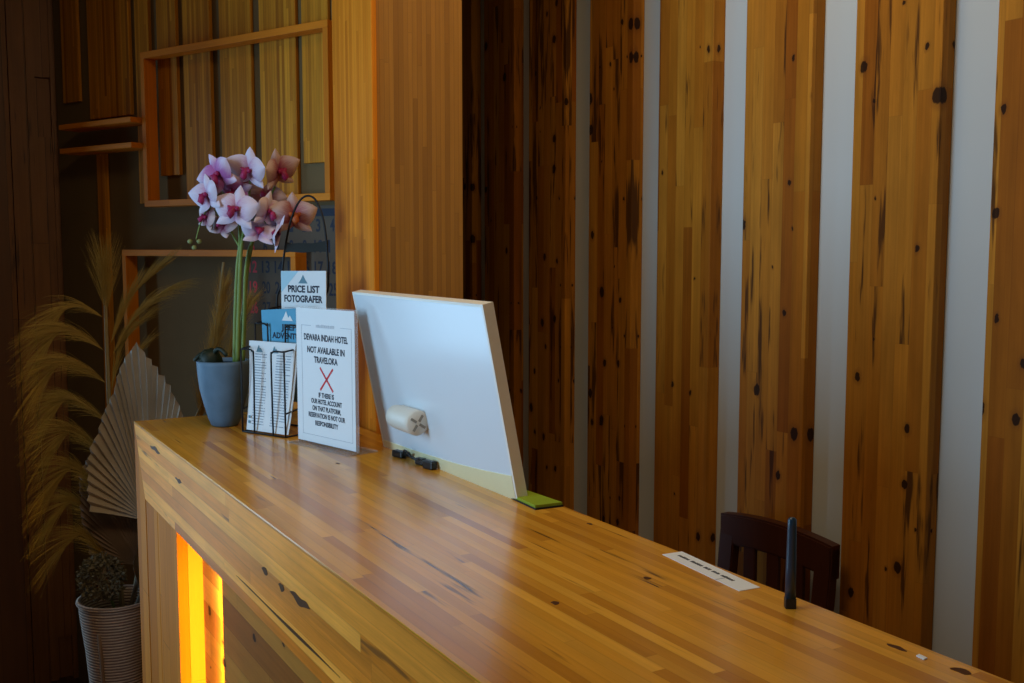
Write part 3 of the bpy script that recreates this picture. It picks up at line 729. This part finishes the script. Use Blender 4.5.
def petal(bm, uvl, ang, ln, wd, cup, mtx, tipf=0.6):
    """petal in the flower plane: local x right, z up, -y out of the flower's face"""
    N, K = 8, 6
    g = []
    for i in range(N+1):
        u = i/N
        w = wd*(math.sin(PI*min(1, u**tipf))**0.75 if 0 < u < 1 else 0.02)
        w = max(w, 0.0012)
        rowv = []
        for k in range(-K//2, K//2+1):
            v = 2*k/K
            x = v*w/2; zz = u*ln
            y = cup*ln*(u**2) - 0.22*w*(1-v*v) + 0.12*w*math.sin(6*u+2*v)*0.3
            p = Matrix.Rotation(ang, 4, 'Y') @ Vector((x, y, zz))
            rowv.append((bm.verts.new(mtx @ p), u, 0.5+v/2))
        g.append(rowv)
    for i in range(N):
        for k in range(K):
            q = (g[i][k], g[i][k+1], g[i+1][k+1], g[i+1][k])
            f = bm.faces.new([t[0] for t in q])
            for lp, t in zip(f.loops, q): lp[uvl].uv = (t[1], t[2])

def orchid(px, py, d, size, yaw, pitch, roll, mat, lipmat='lip', open_=0.18):
    """yaw turns the face to the right of the camera, pitch tips it up"""
    fr = Matrix((( R_.x, F_.x, 0, 0), (R_.y, F_.y, 0, 0), (0, 0, 1, 0), (0, 0, 0, 1)))
    mtx = Matrix.Translation(op(px, py, d)) @ fr @ Matrix.Rotation(math.radians(yaw), 4, 'Z') @ Matrix.Rotation(math.radians(pitch), 4, 'X') @ Matrix.Rotation(math.radians(roll), 4, 'Y')
    bm = bmesh.new(); uvl = bm.loops.layers.uv.new('UVMap')
    s = size*1.08
    back = mtx @ Matrix.Translation((0, 0.003, 0))
    petal(bm, uvl, 0.0, 0.98*s, 0.66*s, -open_*0.3, back)
    petal(bm, uvl, math.radians(128), 0.92*s, 0.58*s, -open_*0.3, back)
    petal(bm, uvl, math.radians(-128), 0.92*s, 0.58*s, -open_*0.3, back)
    petal(bm, uvl, math.radians(70), 1.0*s, 1.02*s, -open_, mtx, 0.72)
    petal(bm, uvl, math.radians(-70), 1.0*s, 1.02*s, -open_, mtx, 0.72)
    fl = obj('flower', bm, M[mat], r, smooth=True)
    bm = bmesh.new()
    lm = mtx @ Matrix.Translation((0, -0.006, 0))
    tube(bm, [lm @ Vector(p) for p in ((0, 0.004, 0.10*s), (0, -0.10*s, 0.06*s), (0, -0.24*s, -0.03*s), (0, -0.30*s, -0.2*s), (0, -0.24*s, -0.34*s))],
         [0.07*s, 0.12*s, 0.13*s, 0.15*s, 0.03*s], 10)
    for sx in (-1, 1):
        tube(bm, [lm @ Vector(p) for p in ((0, -0.08*s, 0.0), (sx*0.16*s, -0.16*s, 0.06*s), (sx*0.22*s, -0.2*s, 0.14*s))], [0.06*s, 0.10*s, 0.02*s], 8)
    obj('lip', bm, M[lipmat], fl, smooth=True)

orchid(254, 172, -0.02, 0.054, -20, 10, 12, 'petal_white', open_=0.35)
orchid(226, 177, -0.025, 0.054, -28, 8, -25, 'petal_pink', open_=0.3)
orchid(215, 197, -0.03, 0.052, -38, 0, -10, 'petal_white', open_=0.3)
orchid(210, 218, 0.0, 0.038, -40, -15, 20, 'petal_dusky')
orchid(243, 211, -0.045, 0.058, -12, -8, 8, 'petal_white', open_=0.1)
orchid(226, 226, 0.0, 0.040, -20, -40, 20, 'petal_dusky')
orchid(270, 212, -0.02, 0.050, 62, 5, 10, 'petal_white', open_=0.3)
orchid(278, 172, 0.02, 0.054, 55, 5, -15, 'petal_dusky', open_=0.4)
orchid(294, 216, 0.0, 0.056, 25, -5, 0, 'petal_dusky', 'lip_orange')
orchid(281, 233, -0.01, 0.050, -75, -15, 30, 'petal_white', open_=0.2)
orchid(236, 192, 0.0, 0.046, 0, 15, 70, 'petal_pink', open_=0.25)
orchid(262, 232, -0.02, 0.044, 20, -35, 10, 'petal_white', open_=0.2)
orchid(238, 180, 0.045, 0.05, 20, 30, 40, 'petal_dusky')
orchid(262, 196, 0.05, 0.05, 10, 10, 160, 'petal_dusky')

# ------------------------------------------------------------------ dried arrangement beyond the counter end
VZ = 0.525
VC = Vector((0.475, 3.02, 0))
r = thing('rope_vase', 'tapered rope woven floor vase beside the counter end', 'vase', VC)
bm = bmesh.new()
lathe(bm, [(0, FZ), (0.060, FZ), (0.066, FZ+0.01), (0.070, 0.12), (0.076, 0.25), (0.086, 0.38), (0.097, 0.47), (0.101, VZ-0.012), (0.101, VZ), (0.094, VZ), (0.088, VZ-0.05), (0.07, 0.20), (0, 0.19)], 48)
obj('body', bm, M['rope'], r, smooth=True)
bm = bmesh.new(); tube(bm, [(0.101*math.cos(2*PI*k/40), 0.101*math.sin(2*PI*k/40), VZ-0.004) for k in range(41)], 0.006, 8, cap=False); obj('rim', bm, M['rope'], r, smooth=True)
bm = bmesh.new()
def seam(z):
    for (ra, za), (rb, zb) in zip(((.066, FZ), (.070, .12), (.076, .25), (.086, .38), (.097, .47), (.101, .5)), ((.070, .12), (.076, .25), (.086, .38), (.097, .47), (.101, .5), (.1011, .52))):
        if za <= z <= zb: return ra+(rb-ra)*(z-za)/(zb-za)
    return .101
sa = math.radians(-122)-0.12
tube(bm, [((seam(z)+0.001)*math.cos(sa), (seam(z)+0.001)*math.sin(sa), z) for z in [FZ+0.02+0.04*k for k in range(16)]], 0.0055, 8); obj('seam_cord', bm, M['fan_dark'], r, smooth=True)

def plume(bm, axis, n, slen, spread, droop, rad=0.0006, seed=0, t0=0.0, t1=0.9, segs=7):
    """feathery plume: hairs leave the axis curve and bend under their weight"""
    rr = random.Random(seed); ax = smooth_path(axis, 8)
    for k in range(int(n*2.2)):
        t = t0+(t1-t0)*rr.random()
        i = min(int(t*(len(ax)-1)), len(ax)-2); p = ax[i].lerp(ax[i+1], t*(len(ax)-1)-i)
        tg = (ax[i+1]-ax[i]).normalized()
        rv = Vector((rr.gauss(0, 1), rr.gauss(0, 1), rr.gauss(0, 1))); rv -= tg*rv.dot(tg); rv.normalize()
        d = (tg+rv*spread*rr.uniform(0.2, 1.0)).normalized()
        L = slen*rr.uniform(0.55, 1.15)*(1-0.35*t)
        pts = []
        for j in range(segs+1):
            q = j/segs
            pts.append(p+d*L*q+Vector((0, 0, -1))*droop*L*q*q*rr.uniform(0.95, 1.05))
        tube(bm, pts, [rad*(1-0.7*j/segs) for j in range(segs+1)], 3, cap=False)

ZP = 2.83            # distance of the arrangement
def ap(px, py, d=0.0):
    """a spot in the upright plane through the arrangement, as an offset from the vase base"""
    k = (ZP+d)/1032.0
    base = R_*((px-512)*k) + F_*(ZP+d)
    return base + U_*(1.51-(py-247.5)*k) - VC

p_r = thing('pampas_stem', 'tall dried pampas stalk with drooping side plumes, in the rope vase', 'pampas grass', VC)
bm = bmesh.new()
stk = [ap(112, 640, 0.1), ap(110, 600, 0.08), ap(107, 540, 0.06), ap(105, 440, 0.05), ap(104.5, 340, 0.05), ap(105, 285, 0.05)]
tube(bm, smooth_path(stk, 6), [0.0085-0.004*k/30 for k in range(31)], 10); obj('stalk', bm, M['pampas_stem'], p_r, smooth=True)
pl = []
# top tuft
bm = bmesh.new(); plume(bm, [ap(105, 312, .05), ap(105, 290, .05), ap(105, 268, .05)], 150, 0.17, 0.42, 0.03, seed=1); obj('plume', bm, M['pampas'], p_r)
lefts = [(103, 318, 66, 308, 50, 345, 60), (103, 352, 60, 330, 28, 385, 170), (104, 385, 60, 362, 22, 420, 170), (104, 425, 62, 400, 20, 465, 170),
         (105, 470, 66, 432, 18, 500, 170), (106, 515, 66, 470, 12, 540, 170), (107, 550, 64, 505, 8, 580, 170), (108, 580, 70, 540, 14, 605, 110)]
for k, (x0, y0, x1, y1, x2, y2, n) in enumerate(lefts):
    bm = bmesh.new(); rr = random.Random(k)
    dd = 0.05-0.02*(k % 3)
    plume(bm, [ap(x0, y0, .05), ap((x0+x1)/2, (y0+y1)/2-6, dd), ap(x1, y1, dd-0.02), ap((x1+x2)/2-4, (y1+y2)/2-6, dd-0.03)], n, 0.17, 0.26, 0.40, seed=20+k, t0=0.05, t1=0.85)
    obj('plume', bm, M['pampas'], p_r)
rights = [(106, 350, 128, 300, 165, 262, 130, 0.15, 0.05), (106, 362, 135, 315, 172, 285, 110, 0.2, 0.35), (106, 400, 120, 345, 150, 310, 90, 0.15, 0.25), (107, 430, 122, 375, 146, 340, 60, 0.14, 0.2)]
for k, (x0, y0, x1, y1, x2, y2, n, ln, dr) in enumerate(rights):
    bm = bmesh.new()
    plume(bm, [ap(x0, y0, .06), ap(x1, y1, .09), ap(x2, y2, .12)], n, ln, 0.16, dr, seed=50+k, t0=0.1, t1=0.8)
    obj('plume', bm, M['pampas'], p_r)

g_r = thing('pampas_stem', 'golden fluffy grass plume rising behind the orchid pot', 'pampas grass', VC)
bm = bmesh.new()
tube(bm, smooth_path([ap(118, 640, 0.12), ap(132, 560, 0.15), ap(175, 450, 0.2), ap(200, 400, 0.22), ap(214, 330, 0.24), ap(224, 262, 0.25)], 6), 0.004, 8); obj('stalk', bm, M['pampas_stem'], g_r, smooth=True)
bm = bmesh.new(); plume(bm, [ap(196, 420, .22), ap(206, 375, .23), ap(215, 335, .24), ap(224, 285, .25)], 700, 0.12, 0.50, 0.10, seed=90, t0=0.0, t1=0.95); obj('plume', bm, M['pampas_gold'], g_r)
bm = bmesh.new(); plume(bm, [ap(204, 425, .22), ap(222, 370, .24), ap(238, 325, .26), ap(250, 300, .27)], 420, 0.11, 0.45, 0.10, seed=91, t0=0.0, t1=0.9); obj('plume', bm, M['pampas_gold'], g_r)

def fan(name, label, root, outline, mat, n=22, depth=0.02, dshift=0.0, tuck=0.0):
    """pleated dried palm leaf: ribs run from the root to points of the outline"""
    rt = thing(name, label, 'dried palm leaf', VC)
    P = [ap(*q) for q in outline]
    seg = [0.0]
    for a_, b_ in zip(P, P[1:]): seg.append(seg[-1]+(b_-a_).length)
    edge = []
    for k in range(2*n+1):
        t = seg[-1]*k/(2*n)
        for i in range(len(P)-1):
            if seg[i] <= t <= seg[i+1]+1e-9:
                edge.append(P[i].lerp(P[i+1], (t-seg[i])/(seg[i+1]-seg[i]))); break
    O = ap(*root); rr = random.Random(len(label))
    bm = bmesh.new(); K = 7; g = []
    for k, e_ in enumerate(edge):
        zig = 1 if k % 2 else -1
        e2 = O+(e_-O)*(1.0+(0.012*rr.uniform(-1, 1)) )
        rowv = []
        for j in range(K+1):
            q = 0.03+0.97*j/K
            p = O.lerp(e2, q)+F_*(zig*depth*0.5*q*(1-0.35*q)+dshift*q*q)
            p += R_*(0.006*math.sin(3*q+k*0.7)*q*0.4)
            rowv.append(bm.verts.new(p))
        g.append(rowv)
    for a_, b_ in zip(g, g[1:]):
        for j in range(K): bm.faces.new((a_[j], a_[j+1], b_[j+1], b_[j]))
    bl = obj('blade', bm, mat, rt)
    sm = bl.modifiers.new('thick', 'SOLIDIFY'); sm.thickness = 0.0012
    bm = bmesh.new(); b0 = ap(112, 640, 0.10)
    tube(bm, smooth_path([b0, O.lerp(b0, 0.45)+F_*0.01, O], 5), 0.005, 8); obj('leaf_stalk', bm, M['fan_mid'], rt, smooth=True)
fan('fan_palm_leaf', 'large pale pleated fan palm leaf rising beside the counter corner', (142, 526, 0.03),
    [(86, 512, 0.0), (84, 470, 0.0), (92, 440, 0.0), (106, 408, 0.01), (112, 396, 0.01), (119, 372, 0.015), (137, 343, 0.02), (152, 358, 0.03), (165, 378, 0.04), (181, 408, 0.05), (186, 440, 0.06)], M['fan_pale'], n=27, depth=0.024, dshift=-0.03)
fan('fan_palm_leaf', 'dark brown fan palm leaf low behind the pale one', (132, 572, 0.055),
    [(82, 566, 0.03), (74, 535, 0.03), (71, 500, 0.03), (73, 470, 0.04), (88, 455, 0.05), (108, 455, 0.07), (130, 470, 0.08)], M['fan_dark'], n=20, depth=0.02)
fan('fan_palm_leaf', 'small dull fan palm leaf at the vase rim against the counter', (130, 602, -0.02),
    [(124, 575, -0.03), (128, 550, -0.03), (140, 534, -0.02), (156, 535, -0.01), (160, 560, 0.0)], M['fan_mid'], n=12, depth=0.02)

# dried flower head
r = thing('dried_flower_head', 'grey green dried flower cluster over the vase rim', 'dried flowers', VC)
rr = random.Random(5)
C0 = ap(91, 586, -0.03)
bm = bmesh.new()
for k in range(800):
    v = Vector((rr.gauss(0, 1), rr.gauss(0, 1), rr.gauss(0, 1))).normalized()*rr.uniform(0.7, 1.0)
    p = C0+R_*(v.x*0.066)+F_*(v.y*0.05)+U_*(v.z*0.07*(1.0 if v.z > 0 else 0.85))
    m3 = Matrix.Translation(p) @ Matrix.Rotation(rr.uniform(0, 6), 4, Vector((rr.random(), rr.random(), rr.random()+.1)).normalized())
    s = rr.uniform(0.004, 0.0085)
    vs = [bm.verts.new(m3 @ Vector(q)) for q in ((0, 0, 0), (s, 0.3*s, 0.3*s), (1.3*s, 1.3*s, 0), (0.3*s, s, -0.3*s))]
    bm.faces.new(vs)
    vs = [bm.verts.new(m3 @ Vector(q)) for q in ((0, 0, 0), (-s, 0.3*s, -0.3*s), (-1.3*s, -1.2*s, 0), (-0.3*s, -s, 0.3*s))]
    bm.faces.new(vs)
bl = obj('petals', bm, M['hydrangea'], r); sm = bl.modifiers.new('thick', 'SOLIDIFY'); sm.thickness = 0.0008
bm = bmesh.new(); bmesh.ops.create_icosphere(bm, subdivisions=3, radius=1)
for v in bm.verts: v.co = C0+R_*(v.co.x*0.04)+F_*(v.co.y*0.03)+U_*(v.co.z*0.04)
obj('core', bm, M['fan_dark'], r, smooth=True)
bm = bmesh.new(); tube(bm, smooth_path([C0, C0.lerp(ap(112, 640, 0.10), 0.5)+U_*0.0, ap(112, 650, 0.10)]), 0.004, 8); obj('stalk', bm, M['stem'], r, smooth=True)

# ------------------------------------------------------------------ chair behind the counter
r = thing('wooden_chair', 'dark brown wooden chair with curved top rail behind the counter', 'chair', (1.72, 1.747, FZ), math.radians(2.5)); r.scale = (1, 1, (0.862-FZ)/0.862)
# local: back along y, sits towards -x
def post(y):
    bm = bmesh.new()
    pts = [(-0.01, 0.0), (0.022, 0.0), (0.010, 0.44), (0.030, 0.65), (0.052, 0.845), (0.024, 0.845), (0.002, 0.65), (-0.022, 0.44)]
    prism(bm, pts, 'Y', y-0.024, y+0.024); bmesh.ops.bevel(bm, geom=bm.edges[:], offset=0.003, segments=2, affect='EDGES'); obj('rear_leg', bm, M['chair'], r)
HB = 0.172
post(-HB+0.022); post(HB-0.022)
bm = bmesh.new()
top, bot = [], []
N = 16
for k in range(N+1):
    y = -HB-0.002+(2*HB+0.004)*k/N; q = 2*k/N-1
    top.append((y, 0.862-0.012*q*q)); bot.append((y, 0.785-0.040*q*q*0+0.012*(1-q*q)))
prism(bm, top+bot[::-1], 'X', 0.020, 0.054); bmesh.ops.bevel(bm, geom=[e for e in bm.edges if abs(e.verts[0].co.x-e.verts[1].co.x) < 1e-6], offset=0.004, segments=2, affect='EDGES'); obj('top_rail', bm, M['chair'], r)
for y in (-0.075, 0.0, 0.075):
    bm = bmesh.new(); box(bm, 0.022, 0.034, y-0.018, y+0.018, 0.52, 0.80, mtx=Matrix.Translation((0, 0, 0)), bev=0.002); obj('slat', bm, M['chair'], r)
bm = bmesh.new(); box(bm, 0.005, 0.03, -HB+0.03, HB-0.03, 0.50, 0.545, bev=0.003); obj('lower_rail', bm, M['chair'], r)
bm = bmesh.new(); box(bm, -0.40, 0.0, -HB-0.01, HB+0.01, 0.43, 0.455, bev=0.006); obj('seat', bm, M['chair'], r)
for y in (-HB+0.02, HB-0.02):
    bm = bmesh.new(); box(bm, -0.385, -0.345, y-0.02, y+0.02, 0.0, 0.432, bev=0.003); obj('front_leg', bm, M['chair'], r)
for y in (-HB+0.02, HB-0.02):
    bm = bmesh.new(); box(bm, -0.35, 0.0, y-0.01, y+0.01, 0.37, 0.42, bev=0.002); obj('apron', bm, M['chair'], r)

# ------------------------------------------------------------------ light
def area(name, loc, target, sx, sy, power, col, spread=180):
    l = bpy.data.lights.new(name, 'AREA'); l.shape = 'RECTANGLE'; l.size = sx; l.size_y = sy; l.energy = power; l.color = col
    l.spread = math.radians(spread)
    o = bpy.data.objects.new(name, l); COL.objects.link(o); o.location = loc
    o.rotation_euler = (Vector(target)-Vector(loc)).to_track_quat('-Z', 'Y').to_euler()
    return o
area('door_daylight', (-0.62, 4.33, 1.08), (-0.3, 2.0, 1.08), 0.86, 2.15, 28, (0.41, 0.71, 1.0))
area('window_daylight', (-1.31, 1.8, 1.6), (0.8, 1.85, 1.4), 0.8, 1.4, 35, (0.41, 0.71, 1.0))
area('ceiling_lamp', (0.38, 1.15, 2.75), (0.55, 1.6, 0), 0.6, 0.6, 8.5, (1.0, 0.74, 0.42))
area('ceiling_lamp', (1.35, 1.6, 2.75), (1.35, 1.7, 0), 0.4, 0.4, 4.0, (1.0, 0.74, 0.42))
# amber strip behind the front of the counter niche
area('niche_strip', (X0+0.030, 2.07, 0.40), (X0+0.060, 2.23, 0.40), 0.018, 0.98, 3.2, (1.0, 0.55, 0.015), 130)

w = bpy.data.worlds.new('world'); S.world = w; w.use_nodes = True
bg = w.node_tree.nodes['Background']; bg.inputs[0].default_value = (1.0, 0.82, 0.62, 1); bg.inputs[1].default_value = 0.11

S.view_settings.view_transform = 'Standard'; S.view_settings.look = 'None'
S.view_settings.gamma = 1.0; S.view_settings.use_curve_mapping = False; S.view_settings.exposure = 0.0
